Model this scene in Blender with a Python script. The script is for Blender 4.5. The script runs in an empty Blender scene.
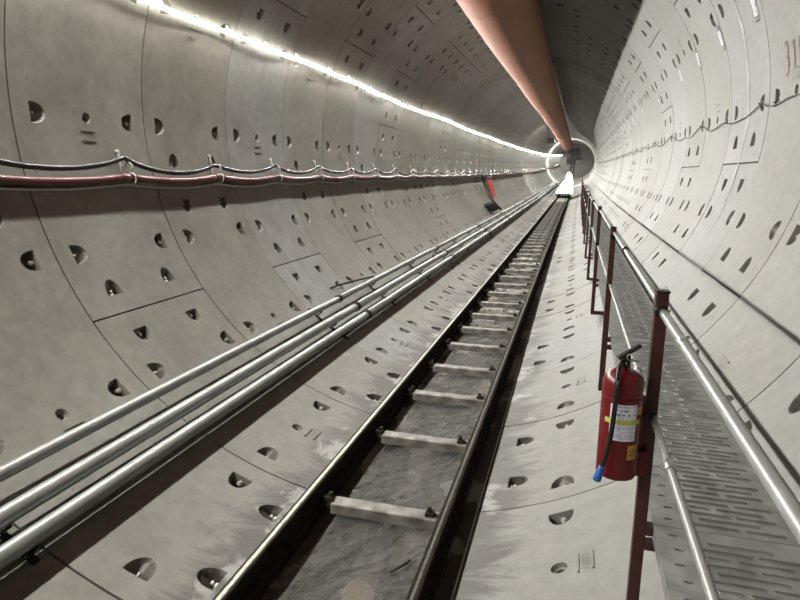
import bpy, math, random
import numpy as np
from mathutils import Vector, Matrix
from mathutils.geometry import delaunay_2d_cdt
PI = math.pi
random.seed(7)
rng = np.random.default_rng(11)
S = bpy.context.scene
COL = S.collection
R = 2.95            # inner radius of the tunnel
L = 1.5             # ring length
Y0 = 2.284          # first ring joint in front of the camera
KX, KZ = 2.26e-4, 3.38e-4
K0, K1 = -6, 78     # rings built
YEND = Y0 + L * K1

def W(x, y, z):     # the tunnel bends gently to the right and upwards
    yy = max(y, 0.0)
    return (x + KX * yy * yy / 2, y, z + KZ * yy * yy / 2)
def ring_y(s): return Y0 + L * s
def pol(th, r):     # th: degrees clockwise from the crown, seen looking in
    a = math.radians(th)
    return r * math.sin(a), r * math.cos(a)
def P(th, s, r):
    x, z = pol(th, r)
    return W(x, ring_y(s), z)

# ---------------------------------------------------------------- materials
def new_mat(name):
    m = bpy.data.materials.new(name); m.use_nodes = True
    nt = m.node_tree
    return m, nt, nt.nodes['Principled BSDF']
def N(nt, t, **kw):
    n = nt.nodes.new(t)
    for k, v in kw.items():
        if k.startswith('i_'): n.inputs[k[2:].replace('_', ' ')].default_value = v
        else: setattr(n, k, v)
    return n
def simple(name, col, rough=.5, metal=0.0, var=.12, scale=30, bump=0.0, spec=None, var2=None):
    m, nt, b = new_mat(name)
    tc = N(nt, 'ShaderNodeTexCoord'); no = N(nt, 'ShaderNodeTexNoise'); no.inputs['Scale'].default_value = scale
    no.inputs['Detail'].default_value = 5
    nt.links.new(tc.outputs['Object'], no.inputs['Vector'])
    cr = N(nt, 'ShaderNodeValToRGB')
    c = Vector(col)
    lo = c * (1 - var); hi = c * (1 + var)
    if var2 is not None: hi = Vector(var2)
    cr.color_ramp.elements[0].position = .35; cr.color_ramp.elements[1].position = .65
    cr.color_ramp.elements[0].color = (*lo, 1); cr.color_ramp.elements[1].color = (*hi, 1)
    nt.links.new(no.outputs['Fac'], cr.inputs['Fac']); nt.links.new(cr.outputs['Color'], b.inputs['Base Color'])
    b.inputs['Roughness'].default_value = rough; b.inputs['Metallic'].default_value = metal
    if spec is not None: b.inputs['Specular IOR Level'].default_value = spec
    if bump:
        bp = N(nt, 'ShaderNodeBump'); bp.inputs['Strength'].default_value = bump; bp.inputs['Distance'].default_value = .01
        nt.links.new(no.outputs['Fac'], bp.inputs['Height']); nt.links.new(bp.outputs['Normal'], b.inputs['Normal'])
    return m
def concrete():
    m, nt, b = new_mat('segment_concrete')
    tc = N(nt, 'ShaderNodeTexCoord')
    def noise(sc, det=4, rough=.55, dist=0.0):
        n = N(nt, 'ShaderNodeTexNoise'); n.inputs['Scale'].default_value = sc; n.inputs['Detail'].default_value = det
        n.inputs['Roughness'].default_value = rough; n.inputs['Distortion'].default_value = dist
        nt.links.new(tc.outputs['Object'], n.inputs['Vector']); return n
    def ramp(src, a, ca, b_, cb):
        r_ = N(nt, 'ShaderNodeValToRGB'); e = r_.color_ramp.elements
        e[0].position = a; e[1].position = b_; e[0].color = (*ca, 1); e[1].color = (*cb, 1)
        nt.links.new(src, r_.inputs['Fac']); return r_
    def mix(mode, fac, a, b_):
        x = N(nt, 'ShaderNodeMix', data_type='RGBA', blend_type=mode)
        if isinstance(fac, float): x.inputs['Factor'].default_value = fac
        else: nt.links.new(fac, x.inputs['Factor'])
        nt.links.new(a, x.inputs['A'])
        if isinstance(b_, tuple): x.inputs['B'].default_value = (*b_, 1)
        else: nt.links.new(b_, x.inputs['B'])
        return x.outputs['Result']
    at = N(nt, 'ShaderNodeAttribute', attribute_name='tint')
    base = ramp(at.outputs['Fac'], 0.0, (.128, .122, .103), 1.0, (.166, .168, .163))
    e = base.color_ramp.elements.new(.5); e.color = (.152, .147, .128, 1)
    c = base.outputs['Color']
    n1 = noise(1.3, 5, .6, .6); c = mix('MULTIPLY', 1.0, c, ramp(n1.outputs['Fac'], .3, (.74, .74, .72), .7, (1.14, 1.14, 1.13)).outputs['Color'])
    n2 = noise(9, 5, .65); c = mix('MULTIPLY', 1.0, c, ramp(n2.outputs['Fac'], .33, (.84, .84, .83), .67, (1.09, 1.09, 1.09)).outputs['Color'])
    # small dark pores
    vo = N(nt, 'ShaderNodeTexVoronoi'); vo.inputs['Scale'].default_value = 5.5; nt.links.new(tc.outputs['Object'], vo.inputs['Vector'])
    pr = ramp(vo.outputs['Distance'], .035, (.25, .24, .2), .05, (1, 1, 1)); c = mix('MULTIPLY', 1.0, c, pr.outputs['Color'])
    # dried mud and wet stains beside the track
    sx = N(nt, 'ShaderNodeSeparateXYZ'); nt.links.new(tc.outputs['Object'], sx.inputs[0])
    mx = N(nt, 'ShaderNodeMath', operation='ABSOLUTE'); ad = N(nt, 'ShaderNodeMath', operation='ADD'); ad.inputs[1].default_value = -.07
    nt.links.new(sx.outputs['X'], ad.inputs[0]); nt.links.new(ad.outputs[0], mx.inputs[0])
    mr = N(nt, 'ShaderNodeMapRange'); mr.inputs['From Min'].default_value = .42; mr.inputs['From Max'].default_value = 1.25
    mr.inputs['To Min'].default_value = .60; mr.inputs['To Max'].default_value = -.1
    nt.links.new(mx.outputs[0], mr.inputs['Value'])
    lt = N(nt, 'ShaderNodeMath', operation='LESS_THAN'); lt.inputs[1].default_value = -1.9; nt.links.new(sx.outputs['Z'], lt.inputs[0])
    mp = N(nt, 'ShaderNodeMapping'); mp.inputs['Scale'].default_value = (1.0, 2.6, 1); nt.links.new(tc.outputs['Object'], mp.inputs['Vector'])
    n3 = noise(1.15, 7, .74, 1.1); nt.links.new(mp.outputs[0], n3.inputs['Vector'])
    sm = N(nt, 'ShaderNodeMath', operation='ADD'); nt.links.new(n3.outputs['Fac'], sm.inputs[0]); nt.links.new(mr.outputs[0], sm.inputs[1])
    st = ramp(sm.outputs[0], .66, (0, 0, 0), .84, (1, 1, 1))
    mm = N(nt, 'ShaderNodeMath', operation='MULTIPLY'); nt.links.new(st.outputs['Color'], mm.inputs[0]); nt.links.new(lt.outputs[0], mm.inputs[1])
    m2 = N(nt, 'ShaderNodeMath', operation='MULTIPLY'); m2.inputs[1].default_value = .88; nt.links.new(mm.outputs[0], m2.inputs[0])
    c = mix('MIX', m2.outputs[0], c, (.038, .034, .025))
    # pale grout splashes
    n4 = noise(4.0, 6, .7, .8); s4 = N(nt, 'ShaderNodeMath', operation='ADD'); nt.links.new(n4.outputs['Fac'], s4.inputs[0]); nt.links.new(mr.outputs[0], s4.inputs[1])
    g4 = ramp(s4.outputs[0], .80, (0, 0, 0), .9, (1, 1, 1)); n5 = noise(2.1, 3, .5); g5 = ramp(n5.outputs['Fac'], .5, (0, 0, 0), .56, (1, 1, 1))
    ml = N(nt, 'ShaderNodeMath', operation='MULTIPLY'); nt.links.new(g4.outputs['Color'], ml.inputs[0]); nt.links.new(g5.outputs['Color'], ml.inputs[1])
    ml2 = N(nt, 'ShaderNodeMath', operation='MULTIPLY'); nt.links.new(ml.outputs[0], ml2.inputs[0]); nt.links.new(lt.outputs[0], ml2.inputs[1])
    c = mix('MIX', ml2.outputs[0], c, (.22, .215, .20))
    nt.links.new(c, b.inputs['Base Color'])
    rr = N(nt, 'ShaderNodeMapRange'); rr.inputs['To Min'].default_value = .42; rr.inputs['To Max'].default_value = .62
    nt.links.new(n1.outputs['Fac'], rr.inputs['Value']); nt.links.new(rr.outputs[0], b.inputs['Roughness'])
    b.inputs['Specular IOR Level'].default_value = .45
    bp = N(nt, 'ShaderNodeBump'); bp.inputs['Strength'].default_value = .25; bp.inputs['Distance'].default_value = .006
    nt.links.new(n2.outputs['Fac'], bp.inputs['Height'])
    b2 = N(nt, 'ShaderNodeBump'); b2.inputs['Strength'].default_value = .5; b2.inputs['Distance'].default_value = .02
    nt.links.new(sm.outputs[0], b2.inputs['Height']); nt.links.new(bp.outputs[0], b2.inputs['Normal'])
    # the second bump only acts on the muddy strip
    b3 = N(nt, 'ShaderNodeMath', operation='MULTIPLY'); b3.inputs[1].default_value = .5; nt.links.new(mm.outputs[0], b3.inputs[0]); nt.links.new(b3.outputs[0], b2.inputs['Strength'])
    nt.links.new(b2.outputs[0], b.inputs['Normal'])
    return m
def mud():
    m, nt, b = new_mat('wet_mud')
    tc = N(nt, 'ShaderNodeTexCoord')
    def mapped(sx, sy, rot):
        mp = N(nt, 'ShaderNodeMapping', vector_type='TEXTURE'); mp.inputs['Rotation'].default_value = (0, 0, rot); mp.inputs['Scale'].default_value = (1 / sx, 1 / sy, 1)
        nt.links.new(tc.outputs['Object'], mp.inputs['Vector']); return mp.outputs[0]
    def noise(vec, sc, det, rg, dist):
        n = N(nt, 'ShaderNodeTexNoise'); n.inputs['Scale'].default_value = sc; n.inputs['Detail'].default_value = det; n.inputs['Roughness'].default_value = rg; n.inputs['Distortion'].default_value = dist
        nt.links.new(vec, n.inputs['Vector']); return n.outputs['Fac']
    def ramp(src, a, ca, b_, cb):
        r_ = N(nt, 'ShaderNodeValToRGB'); e = r_.color_ramp.elements
        e[0].position = a; e[1].position = b_; e[0].color = (*ca, 1); e[1].color = (*cb, 1)
        nt.links.new(src, r_.inputs['Fac']); return r_.outputs['Color']
    streak = noise(mapped(6, 2.4, -.55), 2.6, 10, .78, .7)     # trowelled, running streaks
    big = noise(mapped(1.6, .9, 0), 1.5, 2, .5, .3)           # pools and flats
    col = ramp(streak, .36, (.085, .080, .068), .62, (.27, .268, .255))
    pool = ramp(big, .50, (0, 0, 0), .68, (1, 1, 1))
    mx = N(nt, 'ShaderNodeMix', data_type='RGBA'); nt.links.new(pool, mx.inputs['Factor']); nt.links.new(col, mx.inputs['A']); mx.inputs['B'].default_value = (.15, .125, .09, 1)
    nt.links.new(mx.outputs['Result'], b.inputs['Base Color'])
    nt.links.new(ramp(big, .45, (.15, .15, .15), .6, (.30, .30, .30)), b.inputs['Roughness'])
    b.inputs['Specular IOR Level'].default_value = .9
    bp = N(nt, 'ShaderNodeBump'); bp.inputs['Distance'].default_value = .10
    inv = N(nt, 'ShaderNodeMapRange'); inv.inputs['To Min'].default_value = 1.0; inv.inputs['To Max'].default_value = .45; nt.links.new(pool, inv.inputs['Value'])
    nt.links.new(inv.outputs[0], bp.inputs['Strength'])
    nt.links.new(streak, bp.inputs['Height']); nt.links.new(bp.outputs[0], b.inputs['Normal'])
    return m
def emis(name, col, st):
    m, nt, b = new_mat(name)
    b.inputs['Base Color'].default_value = (*col, 1)
    b.inputs['Emission Color'].default_value = (*col, 1); b.inputs['Emission Strength'].default_value = st
    return m

M = dict(
    concrete=concrete(), mud=mud(),
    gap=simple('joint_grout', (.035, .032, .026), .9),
    led=emis('led_glow', (1.0, .985, .93), 640.0),
    galv=simple('galvanised_steel', (.5, .51, .51), .34, .85, .12, 14),
    galv_dull=simple('galvanised_plate', (.30, .305, .295), .38, .5, .22, 9, .1),
    pipe=simple('grey_steel_pipe', (.27, .285, .275), .40, .5, .10, 6),
    white_pipe=simple('zinc_tube', (.29, .29, .285), .38, .4, .08, 20),
    dark_steel=simple('oiled_dark_steel', (.020, .016, .012), .8, .0, .35, 12, .3, .08),
    rail_glint=simple('bright_rail_highlight', (.25, .24, .20), .42, .6, .2, 25),  # bright highlight of the left rail, put into the colour
    rail_faint_glint=simple('faint_rail_highlight', (.075, .07, .05), .5, .3, .3, 25),  # fainter highlight of the right rail, put into the colour
    maroon=simple('maroon_paint', (.036, .008, .006), .42, .0, .25, 18),
    red=simple('extinguisher_red_paint', (.105, .004, .006), .30, 0, .1, 8),
    redpanel=simple('red_board_paint', (.45, .04, .025), .5, 0, .1, 8),
    blk=simple('black_rubber', (.008, .008, .0075), .25, 0, .2, 30),
    hosered=simple('red_hose_rubber', (.075, .012, .013), .33, 0, .15, 12),
    pale=simple('pale_cable', (.38, .37, .32), .5, 0, .1, 12),
    duct=simple('orange_duct_fabric', (.29, .115, .063), .62, 0, .06, 3, .25),
    ductseam=simple('dark_duct_seam', (.26, .09, .06), .7),
    tie=simple('muddy_tie', (.10, .088, .068), .55, .05, .3, 9, .6, None, (.23, .215, .19)),
    bolt=simple('bolt_steel', (.42, .41, .36), .45, .6, .15, 40),
    blue=simple('blue_plastic', (.012, .085, .30), .4),
    paper=simple('white_paper_label', (.66, .66, .72), .6, 0, .04, 30),
    ink=simple('dark_ink', (.03, .03, .05), .6),
    greyink=simple('grey_ink', (.20, .20, .24), .6),
    yellow=simple('yellow_green_band', (.42, .44, .10), .5),
    orange=simple('orange_yellow_label', (.45, .25, .04), .5),
    redpaint=simple('red_marking_paint', (.085, .010, .012), .6),
    chalk=simple('white_grout_streak', (.42, .42, .40), .6),
    dark=simple('dark_machine_paint', (.012, .010, .009), .6),
    blown_white=simple('blown_out_white', (.88, .88, .86), .6, 0, .04, 4, .3),  # white colour stands in for overexposed light at the far end
    led_side=emis('led_side_glow', (1.0, .97, .88), 26.0),
    added_lens=emis('added_lamp_lens', (1.0, .99, .96), 160.0),
)

# ---------------------------------------------------------------- mesh helpers
class MB:
    def __init__(s): s.v = []; s.f = []; s.sm = []
    def add(s, vs, fs, smooth=False):
        b = len(s.v); s.v += [tuple(v) for v in vs]; s.f += [tuple(i + b for i in f) for f in fs]
        s.sm += [smooth] * len(fs); return b
    def box(s, c, d, rot=None):
        hx, hy, hz = d[0] / 2, d[1] / 2, d[2] / 2
        vs = [Vector((x * hx, y * hy, z * hz)) for x in (-1, 1) for y in (-1, 1) for z in (-1, 1)]
        if rot is not None: vs = [rot @ v for v in vs]
        vs = [v + Vector(c) for v in vs]
        s.add(vs, [(0, 1, 3, 2), (4, 6, 7, 5), (0, 4, 5, 1), (2, 3, 7, 6), (0, 2, 6, 4), (1, 5, 7, 3)])
    def tube(s, pts, r, n=10, cap=True, rs=None, ref=None):
        pts = [Vector(p) for p in pts]; m = len(pts); vs = []
        for i, p in enumerate(pts):
            t = (pts[min(i + 1, m - 1)] - pts[max(i - 1, 0)]).normalized()
            rf = Vector(ref) if ref else (Vector((0, 0, 1)) if abs(t.z) < .9 else Vector((1, 0, 0)))
            a = t.cross(rf).normalized(); b = a.cross(t).normalized()
            q = rs[i] if rs else r
            for k in range(n):
                w = 2 * PI * k / n
                vs.append(p + a * math.cos(w) * q + b * math.sin(w) * q)
        fs = []
        for i in range(m - 1):
            for k in range(n):
                fs.append((i * n + k, i * n + (k + 1) % n, (i + 1) * n + (k + 1) % n, (i + 1) * n + k))
        s.add(vs, fs, True)
        if cap:
            b = len(s.v) - len(vs)
            s.f.append(tuple(b + k for k in range(n - 1, -1, -1))); s.sm.append(False)
            s.f.append(tuple(b + (m - 1) * n + k for k in range(n))); s.sm.append(False)
    def lathe(s, prof, n=24, M4=None):   # prof: (r, z)
        vs = []
        for r, z in prof:
            for k in range(n):
                w = 2 * PI * k / n; v = Vector((r * math.cos(w), r * math.sin(w), z)); vs.append(M4 @ v if M4 else v)
        fs = [(i * n + k, i * n + (k + 1) % n, (i + 1) * n + (k + 1) % n, (i + 1) * n + k) for i in range(len(prof) - 1) for k in range(n)]
        s.add(vs, fs, True)
    def prism(s, poly, y0, y1, ny=1, warp=True):   # poly in x,z swept along y
        n = len(poly); vs = []
        for j in range(ny + 1):
            y = y0 + (y1 - y0) * j / ny
            for x, z in poly: vs.append(W(x, y, z) if warp else (x, y, z))
        fs = [(j * n + k, j * n + (k + 1) % n, (j + 1) * n + (k + 1) % n, (j + 1) * n + k) for j in range(ny) for k in range(n)]
        s.add(vs, fs)
        b = len(s.v) - len(vs)
        s.f.append(tuple(b + k for k in range(n))); s.sm.append(False)
        s.f.append(tuple(b + ny * n + k for k in range(n - 1, -1, -1))); s.sm.append(False)
    def mesh(s, name, mats):
        me = bpy.data.meshes.new(name); me.from_pydata(s.v, [], s.f)
        for m in (mats if isinstance(mats, (list, tuple)) else [mats]): me.materials.append(m)
        me.polygons.foreach_set('use_smooth', s.sm); me.update()
        return me
    def build(s, name, mat, parent=None, origin=None):
        me = s.mesh(name, mat)
        import bmesh
        bm = bmesh.new(); bm.from_mesh(me); bmesh.ops.recalc_face_normals(bm, faces=bm.faces); bm.to_mesh(me); bm.free()
        o = bpy.data.objects.new(name, me); COL.objects.link(o)
        if origin is not None:
            me.transform(Matrix.Translation(-Vector(origin)))
            if parent is None: o.location = origin
        if parent is not None: o.parent = parent
        return o
def empty(name, loc=(0, 0, 0)):
    o = bpy.data.objects.new(name, None); COL.objects.link(o); o.location = loc; o.empty_display_size = .1
    return o
def tag(o, label=None, cat=None, group=None, kind=None):
    if label: o['label'] = label
    if cat: o['category'] = cat
    if group: o['group'] = group
    if kind: o['kind'] = kind
    return o
def copy_tree(o, parent=None):
    c = o.copy(); COL.objects.link(c); c.parent = parent
    for ch in list(o.children): copy_tree(ch, c)
    return c
def bevel(o, w=.003, seg=2):
    md = o.modifiers.new('bevel', 'BEVEL'); md.width = w; md.segments = seg; md.limit_method = 'ANGLE'; md.angle_limit = .6
    return o

# ---------------------------------------------------------------- lining
DEG = math.radians(1) * R        # metres of arc per degree
def pocket_outline(cx, cy, dx, dy, w=.168, ln=.150):
    # flat side at (cx,cy); the pocket runs in direction (dx,dy); returns outline and distance from flat side
    px, py = -dy, dx
    pts = []
    hw = w / 2
    loc = [(0, -hw), (0, -hw * .35), (0, hw * .35), (0, hw), (ln * .28, hw * .99), (ln * .55, hw * .90), (ln * .80, hw * .66), (ln * .95, hw * .34),
           (ln, 0), (ln * .95, -hw * .34), (ln * .80, -hw * .66), (ln * .55, -hw * .90), (ln * .28, -hw * .99)]
    return [(cx + dx * a + px * b, cy + dy * a + py * b, a / ln) for a, b in loc]
def unit_panel(width_deg, circ, holes):
    Wd = width_deg * DEG; g = .007
    x0, x1, y0, y1 = g, Wd - g, g, L - g
    outl = []
    bolts = []
    FL = .168
    for a in circ:
        u = a * DEG
        outl.append(pocket_outline(u, FL, 0, 1)); bolts.append((u, FL, 0, 1))
        outl.append(pocket_outline(u, L - FL, 0, -1)); bolts.append((u, L - FL, 0, -1))
    for s in (.26, .74):
        outl.append(pocket_outline(FL, s * L, 1, 0)); bolts.append((FL, s * L, 1, 0))
        outl.append(pocket_outline(Wd - FL, s * L, -1, 0)); bolts.append((Wd - FL, s * L, -1, 0))
    hs = []
    for a in holes:
        cx, cy = a * DEG, L * .5
        hs.append((cx, cy, [(cx + .048 * math.cos(2 * PI * k / 14), cy + .048 * math.sin(2 * PI * k / 14)) for k in range(14)]))
    ver = []; edges = []
    nu = max(2, int(round(width_deg / 2.25))); nv = 6
    rim = []
    for i in range(nu + 1): rim.append((x0 + (x1 - x0) * i / nu, y0))
    for j in range(1, nv + 1): rim.append((x1, y0 + (y1 - y0) * j / nv))
    for i in range(1, nu + 1): rim.append((x1 - (x1 - x0) * i / nu, y1))
    for j in range(1, nv): rim.append((x0, y1 - (y1 - y0) * j / nv))
    for p in rim: ver.append(Vector(p))
    nr = len(rim); edges += [(i, (i + 1) % nr) for i in range(nr)]
    polys = [[(p[0], p[1]) for p in o] for o in outl] + [h[2] for h in hs]
    for pl in polys:
        b = len(ver); ver += [Vector(p) for p in pl]; edges += [(b + i, b + (i + 1) % len(pl)) for i in range(len(pl))]
    def inside(x, y, pl, pad=0):
        cx = sum(p[0] for p in pl) / len(pl); cy = sum(p[1] for p in pl) / len(pl)
        c = False; k = 1 + pad
        q = [(cx + (p[0] - cx) * k, cy + (p[1] - cy) * k) for p in pl]
        j = len(q) - 1
        for i in range(len(q)):
            if (q[i][1] > y) != (q[j][1] > y) and x < (q[j][0] - q[i][0]) * (y - q[i][1]) / (q[j][1] - q[i][1]) + q[i][0]: c = not c
            j = i
        return c
    for i in range(1, nu):
        for j in range(1, nv):
            x, y = x0 + (x1 - x0) * i / nu, y0 + (y1 - y0) * j / nv
            if not any(inside(x, y, pl, .3) for pl in polys): ver.append(Vector((x, y)))
    ov, oe, of, *_ = delaunay_2d_cdt(ver, edges, [], 0, 1e-5)
    V = [(v.x, v.y, 0.0) for v in ov]; F = []; SM = []; MI = []
    for f in of:
        cx = sum(ov[i].x for i in f) / len(f); cy = sum(ov[i].y for i in f) / len(f)
        if any(inside(cx, cy, pl) for pl in polys): continue
        F.append(tuple(f)); SM.append(True); MI.append(0)
    def quadstrip(A, B, smooth=False, closed=True):
        b = len(V); n = len(A); V.extend(A); V.extend(B)
        for i in range(n):
            j = (i + 1) % n
            F.append((b + i, b + j, b + n + j, b + n + i)); SM.append(smooth); MI.append(0)
        return b + n
    # panel edge: small chamfer, then down into the joint
    cx, cy = (x0 + x1) / 2, (y0 + y1) / 2
    def shrink(p, d): return (p[0] + (d if p[0] < x0 + 1e-6 else -d if p[0] > x1 - 1e-6 else 0), p[1] + (d if p[1] < y0 + 1e-6 else -d if p[1] > y1 - 1e-6 else 0))
    A = [(p[0], p[1], 0) for p in rim]; B = [(shrink(p, -.0015)[0], shrink(p, -.0015)[1], .03) for p in rim]
    quadstrip(A, B)
    for o in outl:
        mx = sum(p[0] for p in o) / len(o); my = sum(p[1] for p in o) / len(o)
        dx, dy = (o[8][0] - (o[1][0] + o[2][0]) / 2), (o[8][1] - (o[1][1] + o[2][1]) / 2)
        A = [(p[0], p[1], 0.0) for p in o]
        C = [(mx + (p[0] - mx) * .95, my + (p[1] - my) * .95, .004) for p in o]
        quadstrip(A, C)
        B = [(mx + (p[0] - mx) * .80, my + (p[1] - my) * .80, .020 + .085 * (1 - p[2]) ** .75) for p in o]
        b = quadstrip(C, B)
        V.append((mx - dx * .05, my - dy * .05, .066)); c = len(V) - 1
        for i in range(len(o)): F.append((b + i, b + (i + 1) % len(o), c)); SM.append(False); MI.append(0)
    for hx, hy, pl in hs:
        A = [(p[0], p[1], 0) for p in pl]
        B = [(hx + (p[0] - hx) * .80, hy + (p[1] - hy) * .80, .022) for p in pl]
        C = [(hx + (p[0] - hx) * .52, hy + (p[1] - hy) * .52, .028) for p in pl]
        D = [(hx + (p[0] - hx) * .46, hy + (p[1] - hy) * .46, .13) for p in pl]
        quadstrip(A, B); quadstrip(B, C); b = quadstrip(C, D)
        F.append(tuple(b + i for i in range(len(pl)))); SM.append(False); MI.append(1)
    return dict(V=np.array(V), F=F, SM=SM, MI=MI, bolts=bolts, holes=[(h[0], h[1]) for h in hs])
STD = unit_panel(67.5, (11.25, 33.75, 56.25), (33.75,))
KEY = unit_panel(22.5, (11.25,), ())
RHO = {}
prev = 0
for k in range(K0, K1):
    if k == 7: r0 = 8.7
    elif k < 8: r0 = 98.7 if k % 2 else 121.2
    else:
        r0 = (8.7 + 22.5 * ((k * 7 + (k // 3) * 5) % 16)) % 360
    RHO[k] = r0
class Acc:
    def __init__(s): s.V = []; s.F = []; s.SM = []; s.MI = []; s.T = []; s.n = 0
walls = {n: Acc() for n in ('ceiling', 'wall_right', 'floor', 'wall_left')}
def wall_of(th):
    th %= 360
    return 'ceiling' if th < 45 or th >= 315 else 'wall_right' if th < 135 else 'floor' if th < 225 else 'wall_left'
boltlist = []; plates = []
def warp_np(X, Y, Z):
    yy = np.maximum(Y, 0)
    return X + KX * yy * yy / 2, Y, Z + KZ * yy * yy / 2
tint_fix = {2: .30, 3: .85, 1: .45, 4: .45, 0: .5}
for k in range(K0, K1):
    rho = RHO[k]
    ringoff = rng.uniform(-.004, .004)
    rt = tint_fix.get(k, rng.uniform(.1, .8))
    for off, wd, pan in ((0, 67.5, STD), (67.5, 67.5, STD), (135, 67.5, STD), (202.5, 67.5, STD), (270, 22.5, KEY), (292.5, 67.5, STD)):
        a0 = rho + off
        wl = wall_of(a0 + wd / 2)
        acc = walls[wl]
        v = pan['V']
        tilt_u, tilt_v, base = rng.uniform(-.003, .003), rng.uniform(-.003, .003), rng.uniform(0, .004)
        th = np.radians(a0 + v[:, 0] / DEG)
        rad = R + v[:, 2] + ringoff * .4 + base + tilt_u * (v[:, 0] / (wd * DEG) - .5) + tilt_v * (v[:, 1] / L - .5)
        Y = Y0 + L * k + v[:, 1]
        X, Y, Z = warp_np(rad * np.sin(th), Y, rad * np.cos(th))
        acc.V.append(np.stack([X, Y, Z], 1))
        acc.F += [tuple(i + acc.n for i in f) for f in pan['F']]
        acc.SM += pan['SM']; acc.MI += pan['MI']; acc.n += len(v)
        acc.T.append(np.full(len(v), min(1, max(0, rt + rng.uniform(-.15, .15)))))
        for (u, w_, dx, dy) in pan['bolts']: boltlist.append((k, a0, u, w_, dx, dy, wl))
        for (u, w_) in pan['holes']: plates.append((k, a0 + u / DEG, wl))
    # dark grout strips behind the joints
    def strip(wl, ths, ss, r=R + .027):
        acc = walls[wl]; vs = [W(r * math.sin(math.radians(t)), Y0 + L * q, r * math.cos(math.radians(t))) for t in ths for q in ss]
        m_ = len(ss); fs = [(acc.n + a * m_ + b, acc.n + (a + 1) * m_ + b, acc.n + (a + 1) * m_ + b + 1, acc.n + a * m_ + b + 1) for a in range(len(ths) - 1) for b in range(m_ - 1)]
        acc.V.append(np.array(vs)); acc.F += fs; acc.SM += [True] * len(fs); acc.MI += [1] * len(fs); acc.n += len(vs); acc.T.append(np.zeros(len(vs)))
    for wl, c in (('ceiling', 0), ('wall_right', 90), ('floor', 180), ('wall_left', 270)):
        strip(wl, [c - 45 + 90 * i / 24 for i in range(25)], [k - .014, k + .014])
    for off in (0, 67.5, 135, 202.5, 270, 292.5):
        strip(wall_of(rho + off), [rho + off - .35, rho + off + .35], [k + .02 + .96 * i / 4 for i in range(5)])
wall_obj = {}
for n_, a in walls.items():
    me = bpy.data.meshes.new(n_)
    V = np.concatenate(a.V)
    # bed sleeve would cut through the pockets, so the pockets' faces win: sleeve is kept only where no pocket opens
    me.from_pydata(V.tolist(), [], a.F)
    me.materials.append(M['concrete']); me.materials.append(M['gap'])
    me.polygons.foreach_set('use_smooth', a.SM); me.polygons.foreach_set('material_index', a.MI)
    at = me.attributes.new('tint', 'FLOAT', 'POINT'); at.data.foreach_set('value', np.concatenate(a.T).astype(np.float32))
    me.update()
    o = bpy.data.objects.new(n_, me); COL.objects.link(o); o['kind'] = 'structure'
    wall_obj[n_] = o

# bolts in the pockets
def bolt_frame(k, a0, u, v, dx, dy, push=.028, depth=.048):
    uu, vv = u + dx * push, v + dy * push
    th = math.radians(a0 + uu / DEG)
    er = Vector((math.sin(th), 0, math.cos(th))); et = Vector((math.cos(th), 0, -math.sin(th))); ey = Vector((0, 1, 0))
    p = er * (R + depth); p = Vector(W(p.x, Y0 + L * k + vv, p.z))
    d = (et * dx + ey * dy - er * .45).normalized()
    return p, d
bm_ = MB()
bm_.tube([(0, 0, -.03), (0, 0, .004)], .021, 6)
bm_.tube([(0, 0, .004), (0, 0, .034)], .012, 8)
bolt_me = bm_.mesh('bolt', M['bolt'])
byw = {n: [] for n in wall_obj}
for b in boltlist:
    k = b[0]
    if k < -1: continue
    if k > 16: continue
    p, d = bolt_frame(*b[:6])
    if k == -1 and p.y < 1.2: continue
    byw[b[6]].append((p.y, p, d))
for n_, lst in byw.items():
    lst.sort(key=lambda t: t[0])
    for y, p, d in lst[:90]:
        o = bpy.data.objects.new('bolt', bolt_me); COL.objects.link(o); o.parent = wall_obj[n_]
        o.matrix_local = Matrix.Translation(p) @ d.to_track_quat('Z', 'Y').to_matrix().to_4x4()
    mb = MB()
    for y, p, d in lst[90:]:
        mb.tube([p - d * .03, p + d * .034], .018, 6)
    if mb.v:
        o = mb.build('bolt', M['bolt'], wall_obj[n_]); o['kind'] = 'stuff'
# raised number plates below the lifting holes
for k, th, wl in plates:
    if k < -1 or k > 6: continue
    mb = MB()
    sgn = -1
    for dt, ln in ((2.1, .16), (3.7, .16)):
        mb.add([P(th + sgn * (dt + a), k + .5 + b * ln / L / 2, R - c) for c in (0, .006) for a, b in ((-.11, -1), (.11, -1), (.11, 1), (-.11, 1))],
               [(4, 5, 6, 7), (0, 1, 5, 4), (1, 2, 6, 5), (2, 3, 7, 6), (3, 0, 4, 7)])
    for i in range(6):
        s0 = k + .5 + (i - 2.5) * .017
        for a, b, c, d in ((-.35, -.35, 0, 1), (.35, .35, 0, 1), (-.35, .35, (i * 3 % 2), (i * 3 % 2))):
            q = [P(th + sgn * (2.9 + a), s0 + c * .008 - .0015, R - .004), P(th + sgn * (2.9 + b) , s0 + d * .008 - .0015, R - .004),
                 P(th + sgn * (2.9 + b), s0 + d * .008 + .0015, R - .004), P(th + sgn * (2.9 + a), s0 + c * .008 + .0015, R - .004)]
            if a == b: q = [P(th + sgn * (2.9 + a) - .06, s0, R - .004), P(th + sgn * (2.9 + a) + .06, s0, R - .004), P(th + sgn * (2.9 + a) + .06, s0 + .008, R - .004), P(th + sgn * (2.9 + a) - .06, s0 + .008, R - .004)]
            mb.add(q, [(0, 1, 2, 3)])
    mb.build('cast_number_plate', M['concrete'], wall_obj[wl])
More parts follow.
